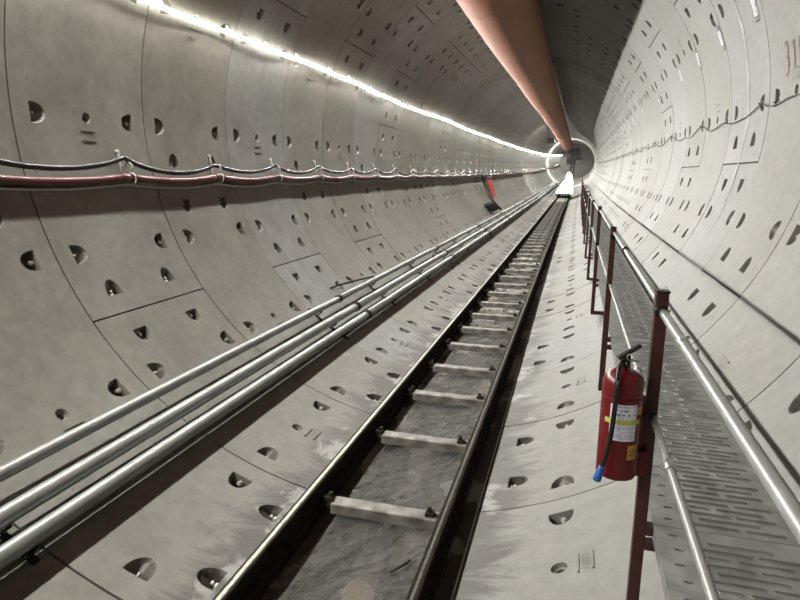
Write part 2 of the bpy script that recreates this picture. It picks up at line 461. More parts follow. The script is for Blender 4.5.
# white grout streak down the right wall
mb = MB(); pts = []
for i in range(30):
    th = 40 + 75 * i / 29; s = 3.49 + .012 * math.sin(i * .9); w = .012 * (1.2 + math.sin(i * 1.7)) * (1 if i < 22 else (29 - i) / 8 + .05)
    pts += [P(th, s - w, R - .0015), P(th, s, R - .010), P(th, s + w, R - .0015)]
mb.add(pts, [(3 * i + j, 3 * i + j + 1, 3 * i + j + 4, 3 * i + j + 3) for i in range(29) for j in (0, 1)], True)
mb.build('grout_streak', M['chalk'], wall_obj['wall_right'])
# red painted ring number 3 1 ... (read towards the camera)
def ribbon(mb, pts, w, r=R - .0025):
    n = len(pts); vs = []
    for i, (th, s) in enumerate(pts):
        a = pts[max(i - 1, 0)]; b = pts[min(i + 1, n - 1)]
        du, dv = (b[0] - a[0]) * DEG, (b[1] - a[1]) * L; l = math.hypot(du, dv) or 1
        nx, ny = -dv / l * w / 2, du / l * w / 2
        vs += [P(th + nx / DEG, s + ny / L, r), P(th - nx / DEG, s - ny / L, r)]
    mb.add(vs, [(2 * i, 2 * i + 1, 2 * i + 3, 2 * i + 2) for i in range(n - 1)])
mb = MB()
t3 = []
for i in range(9):
    a = -2.2 + i * 3.7 / 8; t3.append((80.4 - 1.2 * math.cos(a + .0) * 1.0, 2.672 - .030 * math.sin(a) * 1.0))
arc = []
for i in range(10):
    a = math.radians(-60 + i * 230 / 9); arc.append((80.2 - 1.2 * math.cos(a), 2.675 - .028 * math.sin(a)))
for i in range(12):
    a = math.radians(-10 + i * 215 / 11); arc.append((82.9 - 1.5 * math.cos(a), 2.675 - .032 * math.sin(a)))
ribbon(mb, arc, .026)
mb.build('painted_number', M['redpaint'], wall_obj['wall_right'])
mb = MB(); ribbon(mb, [(80.0, 2.585), (79.3, 2.550), (81.5, 2.545), (84.0, 2.535)], .026); mb.build('painted_number', M['redpaint'], wall_obj['wall_right'])
mb = MB(); ribbon(mb, [(79.2, 2.462), (81.5, 2.458), (84.0, 2.452)], .022); mb.build('painted_number', M['redpaint'], wall_obj['wall_right'])

# mud bed between the rails
nx, ny = 26, 900
mb = MB(); vs = []
ya, yb = -2.0, 60.0
rs = np.random.default_rng(3)
ph = rs.uniform(0, 6.28, 12)
for j in range(ny + 1):
    y = ya + (yb - ya) * j / ny
    xl = -.285 + .018 * math.sin(y * 1.9 + ph[0]) + .012 * math.sin(y * 5.3 + ph[1]) + .008 * math.sin(y * 13 + ph[2])
    for i in range(nx + 1):
        x = xl + (.445 - xl) * i / nx
        z = -2.893 + .006 * math.sin(x * 9 + y * 1.3 + ph[3]) + .004 * math.sin(x * 23 - y * 3.1 + ph[4]) + .003 * math.sin(x * 41 + y * 7)
        if i == 0: z = -2.96
        if i == nx: z = -2.90
        vs.append(W(x, y, z))
mb.add(vs, [(j * (nx + 1) + i, j * (nx + 1) + i + 1, (j + 1) * (nx + 1) + i + 1, (j + 1) * (nx + 1) + i) for j in range(ny) for i in range(nx)], True)
o = mb.build('wet_mud_bed', M['mud'])
tag(o, 'wet grey mud with brown puddles lying between the rails', 'mud', kind='stuff')

# ---------------------------------------------------------------- LED strip
mb = MB(); pts = []
y = -6.0
i = 0
while y < YEND - 1:
    amp = 1 if y < 22 else .5
    hug = .058 + .022 * math.sin(2 * PI * y / 2.35 + .7) + .010 * math.sin(2 * PI * y / 5.1)
    th = -70.0 + amp * (.45 * math.sin(2 * PI * y / 9.3 + 1.2) + .15 * math.sin(2 * PI * y / 2.1))
    x, z = pol(th, R - hug)
    pts.append(W(x, y, z)); y += .3 if y < 15 else .75
led_path = pts
root = empty('led_light_strip')
tag(root, 'glowing white LED light strip running along the upper left wall', 'light strip')
vs = []; vb = []
for i, q in enumerate(pts):
    q = Vector(q); t = math.atan2(q.x, q.z); er = Vector((math.sin(t), 0, math.cos(t))); et = Vector((math.cos(t), 0, -math.sin(t)))
    ti = math.radians(15); er, et = er * math.cos(ti) + et * math.sin(ti), et * math.cos(ti) - er * math.sin(ti)   # strip faces slightly downwards
    for a in (-90, -54, -18, 18, 54, 90):
        a = math.radians(a); vs.append(q - er * math.cos(a) * .006 + et * math.sin(a) * .016)
    vb += [q + et * .020 - er * .002, q + et * .020 + er * .012, q - et * .020 + er * .012, q - et * .020 - er * .002]
mb.add(vs, [(i * 6 + k, i * 6 + k + 1, i * 6 + k + 7, i * 6 + k + 6) for i in range(len(pts) - 1) for k in range(5)], True)
mb.build('glowing_tube', M['led'], root)
mb = MB(); mb.add(vb, [(i * 4 + k, i * 4 + (k + 1) % 4, i * 4 + (k + 1) % 4 + 4, i * 4 + k + 4) for i in range(len(pts) - 1) for k in range(4)])
mb.build('glow_channel', M['led_side'], root)  # channel made to glow weakly, brightening the wall beside the strip
for i in range(34):     # small white holders
    y = Y0 + L * (i * .68 - .6)
    j = min(range(len(pts)), key=lambda q: abs(pts[q][1] - y)); q = Vector(pts[j])
    th = math.atan2(q.x, q.z); er = Vector((math.sin(th), 0, math.cos(th))); et = Vector((math.cos(th), 0, -math.sin(th)))
    wallp = q + er * (R - 0.002 - math.hypot(q.x - KX * y * abs(y) / 2, q.z - KZ * y * abs(y) / 2))
    mb = MB()
    a = wallp + et * .075; b = wallp + et * .01
    for dy in (-.03, .03):
        pass
    vs = [a + Vector((0, -.035, 0)), a + Vector((0, .035, 0)), b + Vector((0, .03, 0)), b + Vector((0, -.03, 0)), q + et * .022 + Vector((0, 0, 0)) - er * .01]
    vs2 = [v - er * .003 for v in vs]
    mb.add(vs + vs2, [(0, 1, 2, 3), (5, 6, 7, 8), (0, 3, 4), (1, 2, 4), (5, 8, 9), (6, 7, 9), (0, 1, 6, 5)])
    mb.build('strip_holder', M['paper'], root)

# ---------------------------------------------------------------- cable, hose and their hooks on the left wall
def run(th_f, r_f, y0, y1, st, n=8):
    out = []; y = y0
    while y < y1:
        x, z = pol(th_f(y), r_f(y)); out.append(W(x, y, z)); y += st
    return out
def hookphase(y): return ((y - Y0) / L - .70)     # integer at each hook
_sag = {}
def sagk(k): 
    if k not in _sag: _sag[k] = random.uniform(.75, 1.15)
    return _sag[k]
def cab_th(y):
    t = hookphase(y); k = math.floor(t); f = t - k
    hk = -99.3 + .35 * math.sin(k * 2.1)
    hk2 = -99.3 + .35 * math.sin((k + 1) * 2.1)
    return hk * (1 - f) + hk2 * f - 2.7 * sagk(k) * (4 * f * (1 - f)) ** .75
mb = MB(); mb.tube(run(cab_th, lambda y: R - .062, -5, 112, .12), .024, 8)
o = mb.build('black_cable', M['blk']); tag(o, 'thick black cable swagging from hook to hook on left wall, above red hose', 'cable')
def hose_th(y):
    t = hookphase(y); k = math.floor(t); f = t - k
    return -102.7 - .9 * sagk(k + 50) * 4 * f * (1 - f)
# red hose in lengths
k = 0
hl = []
segs = [(-5, Y0 + L * 1.72), (Y0 + L * 1.72, Y0 + L * 2.74), (Y0 + L * 2.74, Y0 + L * 5.1), (Y0 + L * 5.1, Y0 + L * 9.3), (Y0 + L * 9.3, 112)]
hn = ['nearest length of thick red hose on the left wall, reaching the left picture edge',
      'short second length of red hose on left wall, between the first two nearest hooks',
      'third length of red hose on the left wall under the black cable',
      'fourth length of red hose on left wall, further along under the black cable',
      'far length of dark red hose on left wall running to the tunnel end']
for (a, b), lb in zip(segs, hn):
    root = empty('red_hose', P(hose_th(a), (a - Y0) / L, R - .07))
    tag(root, lb, 'hose', 'red hose lengths on the left wall')
    mb = MB(); mb.tube(run(hose_th, lambda y: R - .055 - .004 * math.sin(y * 1.3), a + .01, b - .01, .12), .039, 10)
    mb.build('hose_body', M['hosered'], root, origin=root.location)
    mb = MB(); q = run(hose_th, lambda y: R - .055 - .004 * math.sin(y * 1.3), b - .12, b - .02, .03); mb.tube(q, .042, 12)
    mb.build('end_collar', M['hosered'], root, origin=root.location)
mb = MB(); mb.tube(run(lambda y: hose_th(y) - 1.25 - .15 * math.sin(y * 1.1), lambda y: R - .020, -5, 112, .15), .012, 6)
o = mb.build('pale_cable', M['pale']); tag(o, 'thin pale cable running just under the red hose on left wall', 'cable')
# hooks
def make_hook():
    root = empty('cable_hook', (0, 0, 0))
    # local frame: z along theta (downwards on left wall), x outwards from wall (towards axis), y along tunnel
    mb = MB(); mb.tube([(.0, 0, -.10), (.012, 0, -.105), (.022, 0, -.09), (.018, 0, .00), (.012, 0, .10), (.012, 0, .19)], .008, 6)
    mb.tube([(-.002, 0, -.105), (.03, 0, -.105)], .017, 8)
    mb.build('hook_rod', M['pale'], root)
    mb = MB()
    c = [(.06 + .045 * math.cos(a), .05, .045 + .040 * math.sin(a)) for a in [math.radians(x) for x in range(-170, 100, 30)]]
    mb.tube([(.012, .0, .02)] + c, .007, 6)
    mb.build('cable_loop', M['pale'], root)
    mb = MB()
    c = [(.055 + .055 * math.cos(a), .06, .155 + .055 * math.sin(a)) for a in [math.radians(x) for x in range(-150, 150, 30)]]
    mb.tube([(.012, .0, .13)] + c, .008, 6)
    mb.build('hose_loop', M['pale'], root)
    return root
hook = make_hook()
nhk = 0
ordn = ['nearest', 'second nearest', 'third nearest', 'fourth nearest', 'fifth nearest', 'sixth nearest']
for k in range(1, 46):
    o = hook if nhk == 0 else copy_tree(hook)
    s = k + .70; th = -99.9
    y = ring_y(s); a = math.radians(th)
    er = Vector((math.sin(a), 0, math.cos(a))); et = Vector((math.cos(a), 0, -math.sin(a)))
    m = Matrix((( -er.x, 0, -et.x), (0, 1, 0), (-er.z, 0, -et.z))).to_4x4()
    # et at theta -100 points with increasing theta (upwards); z local goes down the wall
    m.translation = Vector(P(th, s, R))
    o.matrix_world = m
    i = k - 1
    if i < 5: lb = f'{ordn[i]} hook holding black cable and red hose on left wall'
    else: lb = 'small pale hook far along left wall holding black cable and red hose'
    tag(o, lb, 'hook', 'cable hooks along the left wall'); nhk += 1

# ---------------------------------------------------------------- the three pipes low on the left
def pipe_pos(cam_ang, h):
    cx, cz = 1.1958, -.5972; a = math.radians(cam_ang); dx, dz = math.sin(a), math.cos(a); rr = R - h
    b = cx * dx + cz * dz; c = cx * cx + cz * cz - rr * rr
    t = -b + math.sqrt(b * b - c)
    return cx + dx * t, cz + dz * t
PIPES = [(-119.05, .115, .041, 'upper'), (-122.62, .112, .053, 'middle'), (-125.60, .106, .052, 'lower')]
where = ['nearest', 'second', 'third', 'fourth']
for ang_, h, r_, nm in PIPES:
    x0, z0 = pipe_pos(ang_, h)
    starts = [Y0 + L * (3.45 + (.12 if nm != 'upper' else 0)) + 6 * j for j in range(-1, 18)]
    for j, ys in enumerate(starts):
        ya, yb = ys + .004, min(ys + 5.996, 112)
        if ya < -5.5: ya = -3.0
        if yb <= ya: continue
        root = empty('steel_pipe', W(x0, ya, z0))
        lb = (f'{where[j]} length of the {nm} of three grey steel pipes along lower left wall' if j < 4 else
              f'far length of the {nm} of three grey steel pipes, beyond its first four lengths')
        tag(root, lb, 'pipe', f'{nm} grey pipe lengths along the lower left wall')
        mb = MB(); n = 8
        mb.tube([W(x0, ya + (yb - ya) * i / n, z0 + (.006 * math.sin(PI * i / n) if 0 < i < n else 0)) for i in range(n + 1)], r_, 20)
        mb.build('pipe_body', M['pipe'], root, origin=root.location)
        mb = MB(); mb.tube([W(x0, yb - .09, z0), W(x0, yb - .045, z0), W(x0, yb - .01, z0)], r_ + .010, 18)
        mb.build('pipe_coupling', M['dark_steel'], root, origin=root.location)
# brackets under the pipes
pp3 = [pipe_pos(a, h) for a, h, r_, nm in PIPES]
def make_bracket():
    root = empty('pipe_bracket', (0, 0, 0))
    mb = MB()
    strip = []
    thA = math.degrees(math.atan2(pp3[0][0], pp3[0][1])) - .0; thB = math.degrees(math.atan2(pp3[2][0], pp3[2][1]))
    # steel strap on wall
    n = 10
    ths = [thA + 2.2 + (thB - thA - 4.0) * i / n for i in range(n + 1)]
    for w in (-.022, .022):
        for rr in (R - .002, R - .012):
            for t in ths:
                x, z = pol(t, rr); strip.append((x, w, z))
    m = n + 1
    fs = []
    for i in range(n):
        for (a, b) in ((0, 1), (1, 3), (3, 2), (2, 0)):
            fs.append((a * m + i, a * m + i + 1, b * m + i + 1, b * m + i))
    mb.add(strip, fs)
    mb.build('wall_strap', M['dark_steel'], root)
    for (x, z), (a, h, r_, nm) in zip(pp3, PIPES):
        mb = MB()
        t = math.atan2(x, z); er = Vector((math.sin(t), 0, math.cos(t))); et = Vector((math.cos(t), 0, -math.sin(t)))
        c = Vector((x, 0, z)); foot = er * (R - .006)
        for sg in (-1, 1):
            a_ = c + er * (r_ * .3) + et * sg * (r_ + .006)
            b_ = foot + et * sg * (r_ * .5)
            mb.tube([b_, a_], .009, 6)
        pts = [c + (er * math.cos(w) + et * math.sin(w)) * (r_ + .004) for w in [math.radians(70 * q) for q in (-1.1, -.7, -.35, 0, .35, .7, 1.1)]]
        mb.tube(pts, .008, 6, ref=(0, 1, 0))
        mb.build('pipe_saddle', M['dark_steel'], root)
    return root
br = make_bracket()
for i, s in enumerate([-.06, 3.0, 4.40, 6.0, 7.5, 9.0] + [10.5 + 1.5 * q for q in range(22)]):
    o = br if i == 0 else copy_tree(br)
    o.location = W(0, ring_y(s), 0)
    lb = {0: 'dark steel bracket under the three pipes at the lower left corner of the picture',
          1: 'black bracket under the three pipes just in front of the first couplings', 2: 'black bracket under the three pipes just behind the first couplings',
          3: 'third black bracket under the three pipes past the lower left corner', 4: 'fourth black bracket under the three pipes past the lower left corner',
          5: 'fifth black bracket under the three pipes past the lower left corner'}.get(i, 'small black bracket far along under the three grey pipes')
    tag(o, lb, 'bracket', 'brackets under the grey pipes')

# ---------------------------------------------------------------- track
def rail_profile(xc, zt):
    h = .14
    return [(xc - .030, zt - .004), (xc - .024, zt), (xc + .024, zt), (xc + .030, zt - .004), (xc + .030, zt - .028), (xc + .009, zt - .040),
            (xc + .009, zt - h + .022), (xc + .055, zt - h + .010), (xc + .055, zt - h), (xc - .055, zt - h), (xc - .055, zt - h + .010),
            (xc - .009, zt - h + .022), (xc - .009, zt - .040), (xc - .030, zt - .028)]
ZT = -2.69
for xc, nm in ((-.392, 'left'), (.540, 'right')):
    root = empty('rail', W(xc, -2, ZT))
    tag(root, f'{nm} dark steel rail of the narrow track, painted highlight along its head' if nm == 'left' else 'right dark steel rail of the narrow track, beside the pale floor below the walkway', 'rail', 'rails of the narrow track')
    mb = MB(); mb.prism(rail_profile(xc, ZT), -2, 59, 60); mb.build('rail_body', M['dark_steel'], root, origin=root.location)
    mb = MB(); mb.prism([(xc - .05, ZT - .1405), (xc + .05, ZT - .1405), (xc + .05, -2.918 if nm == 'left' else -2.892), (xc - .05, -2.922 if nm == 'left' else -2.898)], -2, 59, 60); mb.build('base_pad', M['dark_steel'], root, origin=root.location)
    hw_ = .016 if nm == 'left' else .010
    mb = MB(); mb.prism([(xc - hw_, ZT + .0003), (xc - hw_ * .6, ZT + .003), (xc + hw_ * .6, ZT + .003), (xc + hw_, ZT + .0003)], -2, 59, 60)
    o = mb.build('highlight_strip', M['rail_glint'] if nm == 'left' else M['rail_faint_glint'], root, origin=root.location)  # strip paints the highlight on the head, bright left, faint right
    if nm == 'right':
        mb = MB(); y = Y0 + L * .72
        for dx in (-.018, .018): mb.prism([(xc + dx - .006, ZT - .11), (xc + dx + .006, ZT - .11), (xc + dx + .006, ZT - .045), (xc + dx - .006, ZT - .045)], y - .25, y + .25, 1)
        for q in (-.18, -.06, .06, .18): mb.tube([W(xc - .04, y + q, ZT - .078), W(xc + .045, y + q, ZT - .078)], .013, 6)
        mb.build('fish_plate', M['dark_steel'], root, origin=root.location)
def make_tie():
    root = empty('track_tie', (0, 0, 0))
    mb = MB(); mb.box((.115, 0, -2.810), (.735, .115, .075)); o = mb.build('tie_beam', M['tie'], root); bevel(o, .008, 2)
    for xc, sg in ((-.392, 1), (.540, -1)):
        mb = MB(); mb.box((xc + sg * .115, 0, -2.762), (.055, .055, .022)); mb.tube([(xc + sg * .12, .01, -2.76), (xc + sg * .12, .01, -2.725)], .016, 6)
        mb.tube([(xc + sg * .10, 0, -2.745), (xc + sg * .055, 0, -2.79)], .010, 6)
        mb.box((xc + sg * .098, 0, -2.812), (.082, .07, .016)); mb.build('rail_clip', M['dark_steel'], root)
    return root
tie = make_tie()
ty = [3.50, 4.64, 5.70, 6.63, 7.60, 8.50, 9.42, 10.36]
while ty[-1] < 57: ty.append(ty[-1] + .98 + random.uniform(-.03, .03))
ty = [2.40 - .0, 1.35, .3, -.7] + ty
names = ['nearest pale muddy tie between the rails, with a reddish front face', 'second pale muddy tie between the rails from the camera', 'third pale muddy tie between the rails from the camera',
         'fourth pale muddy tie between the rails from the camera', 'fifth pale muddy tie between the rails from the camera', 'sixth muddy tie between the rails from the camera',
         'seventh muddy tie between the rails from the camera', 'eighth muddy tie between the rails from the camera']
first = True
for y in ty:
    if y < 3: continue
    i = ty.index(y) - 4
    o = tie if first else copy_tree(tie); first = False
    o.location = W(0, y, 0); o.rotation_euler = (0, 0, random.uniform(-.012, .012))
    tag(o, names[i] if i < 8 else 'muddy tie far along the narrow track, beyond the eighth one', 'track tie', 'ties between the rails')
mb = MB(); mb.tube([W(.695, -1 + i * .5, -2.868 + .002 * math.sin(i)) for i in range(40)], .006, 6)
o = mb.build('thin_wire', M['galv']); tag(o, 'thin grey wire lying in the dark strip right of the right rail', 'wire')
mb = MB(); mb.tube([W(.30, 3.02, -2.884), W(.36, 3.10, -2.876), W(.385, 3.15, -2.878)], .009, 6)
o = mb.build('dark_stick', M['dark']); tag(o, 'small dark stick on the mud in front of nearest tie', 'stick')

# ---------------------------------------------------------------- walkway
ZD = -1.97; XL, XR = 1.592, 2.112
def deck_mesh():
    LN = 3.0; g = .004
    mb = MB()
    rows = []; y = .045; i = 0
    slots = []
    while y < LN - .05:
        if i % 2 == 0: slots += [(.155, .315, y), (.350, .480, y)] if i % 4 == 0 else [(.155, .300, y), (.335, .470, y)]
        else: slots += [(.185, .400, y)] if i % 4 == 1 else [(.165, .235, y), (.27, .44, y)]
        y += .047; i += 1
    hol = [(.062 + (.012 if q % 2 else 0), .06 + .096 * q) for q in range(31)]
    ver = []; edges = []; polys = []
    wdt = XR - XL
    rim = [(0, g), (wdt, g), (wdt, LN - g), (0, LN - g)]
    ver += [Vector(p) for p in rim]; edges += [(q, (q + 1) % 4) for q in range(4)]
    def slot(x0, x1, y, r, n=4):
        pl = []
        for q in range(n + 1): a = -PI / 2 + PI * q / n; pl.append((x1 + r * math.cos(a), y + r * math.sin(a)))
        for q in range(n + 1): a = PI / 2 + PI * q / n; pl.append((x0 + r * math.cos(a), y + r * math.sin(a)))
        return pl
    for x0, x1, yy in slots: polys.append((slot(x0, x1, yy, .0078), True, x0, x1, yy))
    for hx, hy in hol: polys.append((slot(hx - .012, hx + .012, hy, .0065, 3), False, hx - .012, hx + .012, hy))
    for pl, *_ in polys:
        b = len(ver); ver += [Vector(p) for p in pl]; edges += [(b + q, b + (q + 1) % len(pl)) for q in range(len(pl))]
    ov, oe, of, *_ = delaunay_2d_cdt(ver, edges, [], 0, 1e-6)
    fs = []
    for f in of:
        cx = sum(ov[q].x for q in f) / len(f); cy = sum(ov[q].y for q in f) / len(f); bad = False
        for pl, lip, x0, x1, yy in polys:
            r_ = .0078 if lip else .0065
            if abs(cy - yy) < r_:
                dx = max(x0 - cx, cx - x1, 0)
                if dx * dx + (cy - yy) ** 2 < r_ * r_: bad = True; break
        if not bad: fs.append(tuple(f))
    mb.add([(v.x, v.y, 0) for v in ov], fs)
    for pl, lip, x0, x1, yy in polys:      # raised lips around the slots
        n = len(pl)
        if lip:
            cx, cy = (x0 + x1) / 2, yy
            inn = slot(x0, x1, yy, .0060)
            V = [(p[0], p[1], 0) for p in pl] + [(p[0], p[1], .0045) for p in inn] + [(p[0], p[1], -.022) for p in slot(x0, x1, yy, .0052)]
            mb.add(V, [(q, (q + 1) % n, n + (q + 1) % n, n + q) for q in range(n)] + [(n + q, n + (q + 1) % n, 2 * n + (q + 1) % n, 2 * n + q) for q in range(n)], False)
    for pl, lip, x0, x1, yy in polys:
        if not lip:
            n = len(pl); mb.add([(p[0], p[1], 0) for p in pl] + [(p[0], p[1], -.02) for p in pl], [(q, (q + 1) % n, n + (q + 1) % n, n + q) for q in range(n)])
    # folded side flanges and end ribs
    for x in (0, wdt):
        mb.box((x, LN / 2, -.027), (.004, LN - 2 * g, .054))
    for y in (g, LN - g): mb.box((wdt / 2, y, -.02), (wdt, .004, .04))
    return mb
dk = deck_mesh()
deck_me = dk.mesh('walkway_panel', M['galv_dull'])
dlab = ['galvanised walkway panel at the bottom right corner, nearest the camera', 'slotted galvanised walkway panel between the two nearest red posts',
        'third slotted galvanised walkway panel, between second and third posts']
for i in range(26):
    y = -.6 + 3 * i
    if y > 62: break
    o = bpy.data.objects.new('walkway_panel', deck_me); COL.objects.link(o)
    o.location = W(XL, y, ZD + .0)
    sl = KZ * max(y + 1.5, 0); o.rotation_euler = (math.atan(sl), 0, -math.atan(KX * max(y + 1.5, 0)))
    tag(o, dlab[i] if i < 3 else 'grey slotted walkway panel farther along, beyond the third red post', 'walkway panel', 'slotted panels of the walkway')
# posts
XP = 1.540
def make_post():
    root = empty('railing_post', (0, 0, 0))
    mb = MB(); mb.box((0, 0, (-1.018 - 2.45) / 2), (.046, .046, 2.45 - 1.018 )); o = mb.build('upright', M['maroon'], root); bevel(o, .004)
    mb = MB(); mb.box((0, 0, -1.014), (.052, .052, .010)); o = mb.build('post_cap', M['blk'], root); bevel(o, .003)
    mb = MB(); mb.box((.040, .0, -1.992), (.034, .05, .036)); mb.box((.045 + .30, .0, -2.060), (.64, .04, .036)); o = mb.build('deck_bracket', M['maroon'], root)
    mb = MB()
    mb.box((.19, 0, -2.44), (.42, .044, .044)); mb.build('foot_arm', M['maroon'], root)
    mb = MB(); 
    for z in (-1.09, -1.505): mb.tube([(0, -.032, z), (0, .032, z)], .024, 12)
    mb.build('rail_sleeve', M['blk'], root)
    return root
post = make_post()
plab = ['red-brown railing post beside the walkway with the fire extinguisher hanging on it', 'second red-brown railing post, just behind the extinguisher post', 'third railing post along the walkway, with black foot arm below']
first = True
for i in range(0, 21):
    y = 2.40 + 3 * i
    o = post if first else copy_tree(post); first = False
    o.location = W(XP - 0.0, y, .0 if i != 2 else .03)
    tag(o, plab[i] if i < 3 else 'thin dark railing post far along the walkway, beyond the third', 'railing post', 'posts of the walkway railing')
    o.rotation_euler = (0, 0, 0 if i == 0 else random.uniform(-.03, .03))
# handrails
zt = {0: -1.095, 1: -1.092, 2: -1.06}
for kind in ('top', 'middle'):
    for i in range(-1, 20):
        ya, yb = 2.40 + 3 * i + .028, 2.40 + 3 * (i + 1) - .028
        if i == -1: ya = .2
        if kind == 'top': za, zb = (-1.095, -1.092) if i < 0 else (-1.075, -1.06) if i == 0 else (-1.06, -1.04) if i == 1 else (-1.06, -1.06)
        else: za, zb = (-1.500, -1.505) if i < 0 else (-1.505, -1.505)
        root = empty('handrail_tube', W(XP + .008, ya, za))
        lb = {-1: f'near {kind} rail tube running from the extinguisher post toward the camera', 0: f'{kind} rail tube between the extinguisher post and the second post',
              1: f'{kind} rail tube between the second and third railing posts'}.get(i, f'{kind} rail tube far along the walkway, beyond the third post')
        tag(root, lb, 'railing tube', f'{kind} rail tubes of the walkway')
        mb = MB(); mb.tube([W(XP + .008, ya + (yb - ya) * q / 6, za + (zb - za) * q / 6) for q in range(7)], .0135, 14, rs=[(.0165 if i < 0 else (.0115 if q > 3.6 else .0175) if i == 0 else .0125) if kind == 'top' else .0135 for q in range(7)])
        mb.build('tube', M['white_pipe'], root, origin=root.location)
        yc = 4.18 if (i == 0 and kind == 'top') else (ya + .55 if i >= 0 else 1.95)
        if i < 3 or i % 2:
            zc = za + (zb - za) * (yc - ya) / (yb - ya)
            mb = MB(); mb.tube([W(XP + .008, yc - .03, zc), W(XP + .008, yc + .03, zc)], .023 if (kind == 'top' and i == 0) else .018, 12)
            mb.build('tube_coupling', M['blk'] if (kind == 'top' and i == 0) else M['galv'], root, origin=root.location)
# small bolts and gap strip at the wall side of the deck
for i in range(5):
    pass

# ---------------------------------------------------------------- fire extinguisher
EX, EY, EZ = 1.424, 2.33, -1.735
root = empty('fire_extinguisher', W(EX, EY, EZ)); loc = root.location
tag(root, 'red fire extinguisher with black hose hanging on the nearest railing post', 'fire extinguisher')
rb = .075; H = .372
def part(mb, name, mat, label=None):
    o = mb.build(name, mat, root)
    if label: o['label'] = label
    return o
mb = MB(); prof = [(.0, .0), (rb * .82, .0), (rb * .95, .004), (rb, .014), (rb, .03), (rb * .985, .034), (rb, .040)]
prof += [(rb, H)] + [(.022 + (rb - .022) * math.cos(math.radians(a)), H + .055 * math.sin(math.radians(a))) for a in (10, 20, 32, 45, 58, 70, 82, 90)] + [(.022, H + .068), (0, H + .068)]
mb.lathe(prof, 40); cyl = part(mb, 'cylinder', M['red'])
mb = MB(); mb.lathe([(0, H + .066), (.02, H + .066), (.02, H + .085), (.014, H + .088), (.014, H + .10), (0, H + .10)], 16)
mb.box((0.0, 0, H + .098), (.030, .030, .028)); mb.tube([(0, -.01, H + .085), (0, -.032, H + .080)], .010, 8)
part(mb, 'valve', M['blk'])
# levers: point towards +x and up
def blade(a, b, wa, wb, t):
    mb = MB(); a = Vector(a); b = Vector(b); d = (b - a).normalized(); up = Vector((-d.z, 0, d.x))
    vs = []
    for p, w in ((a, wa), (b, wb)):
        for sy in (-1, 1):
            for su in (-1, 1): vs.append(p + Vector((0, sy * w / 2, 0)) + up * su * t / 2)
    mb.add(vs, [(0, 1, 3, 2), (4, 6, 7, 5), (0, 4, 5, 1), (2, 3, 7, 6), (0, 2, 6, 4), (1, 5, 7, 3)]); return mb
o = part(blade((-.028, 0, H + .098), (.052, -.005, H + .150), .030, .018, .013), 'squeeze_handle', M['blk']); bevel(o, .003)
o = part(blade((-.01, 0, H + .090), (.058, 0, H + .088), .024, .016, .008), 'carry_handle', M['galv'], 'bare metal lower lever'); bevel(o, .002)
mb = MB(); mb.tube([(.01 + .012 * math.cos(a), -.018, H + .108 + .012 * math.sin(a)) for a in [q * PI / 6 for q in range(13)]], .0018, 6); part(mb, 'safety_pin', M['galv'])
# hose: leaves the valve to the left, loops down the left front of the cylinder
hp = [(-.012, -.012, H + .085), (-.030, -.035, H + .080), (-.046, -.060, H + .052), (-.052, -.078, H + .01), (-.056, -.084, H - .06), (-.060, -.085, H - .14), (-.066, -.086, H - .20), (-.076, -.086, H - .26), (-.088, -.084, H - .305)]
def smooth(pts, n=5):
    out = []; P_ = [Vector(p) for p in pts]
    for i in range(len(P_) - 1):
        p0 = P_[max(i - 1, 0)]; p1 = P_[i]; p2 = P_[i + 1]; p3 = P_[min(i + 2, len(P_) - 1)]
        for q in range(n):
            t = q / n; out.append(.5 * ((2 * p1) + (p2 - p0) * t + (2 * p0 - 5 * p1 + 4 * p2 - p3) * t * t + (3 * p1 - p0 - 3 * p2 + p3) * t ** 3))
    out.append(P_[-1]); return out
mb = MB(); mb.tube(smooth(hp), .0092, 10); hose = part(mb, 'hose', M['blk'])
mb = MB(); a = Vector(hp[-1]); d = (Vector(hp[-1]) - Vector(hp[-2])).normalized(); mb.tube([a - d * .008, a + d * .01, a + d * .045, a + d * .055], .01, 12, rs=[.010, .0115, .016, .015])
o = mb.build('nozzle', M['blue'], hose); o['label'] = 'bright blue plastic nozzle'
# curved labels: angle measured from the direction of the camera (-y), positive to the right
def patch(a0, a1, z0, z1, dr, parent, name, mat, n=10):
    mb = MB(); vs = []
    for i in range(n + 1):
        a = math.radians(a0 + (a1 - a0) * i / n) - PI / 2 
        for z in (z0, z1): vs.append(((rb + dr) * math.cos(a), (rb + dr) * math.sin(a), z))
    mb.add(vs, [(2 * i, 2 * i + 2, 2 * i + 3, 2 * i + 1) for i in range(n)], True)
    return mb.build(name, mat, parent)
LA, LB = -50, 26      # the camera looks at it slightly from the left wall side
lab = patch(LA, LB, H - .205, H - .062, .0008, cyl, 'paper_label', M['paper']); lab['label'] = 'white printed inspection label'
bd = patch(-66, 42, H - .140, H - .120, .0014, cyl, 'colour_band', M['yellow']); bd['label'] = 'yellow-green band'
sl = patch(27, 52, H - .105, H - .072, .0008, cyl, 'side_label', M['orange'])
lb2 = patch(6, 36, H - .280, H - .222, .0008, cyl, 'square_label', M['orange']); lb2['label'] = 'small orange-yellow square label'
def lines(a0, a1, zs, th_, mat, seed, gaps=True):
    r_ = random.Random(seed); mb = MB()
    for z in zs:
        a = a0
        while a < a1:
            w = r_.uniform(1.2, 4.5); 
            if r_.random() < .75:
                b = min(a + w, a1); vs = []
                for q in range(3):
                    t = math.radians(a + (b - a) * q / 2) - PI / 2
                    for zz in (z - th_ / 2, z + th_ / 2): vs.append(((rb + .0018) * math.cos(t), (rb + .0018) * math.sin(t), zz))
                mb.add(vs, [(0, 2, 3, 1), (2, 4, 5, 3)])
            a += w + r_.uniform(.6, 1.6)
    return mb
mb = lines(LA + 3, LB - 3, [H - .070], .004, None, 1); mb.build('print', M['ink'], lab)
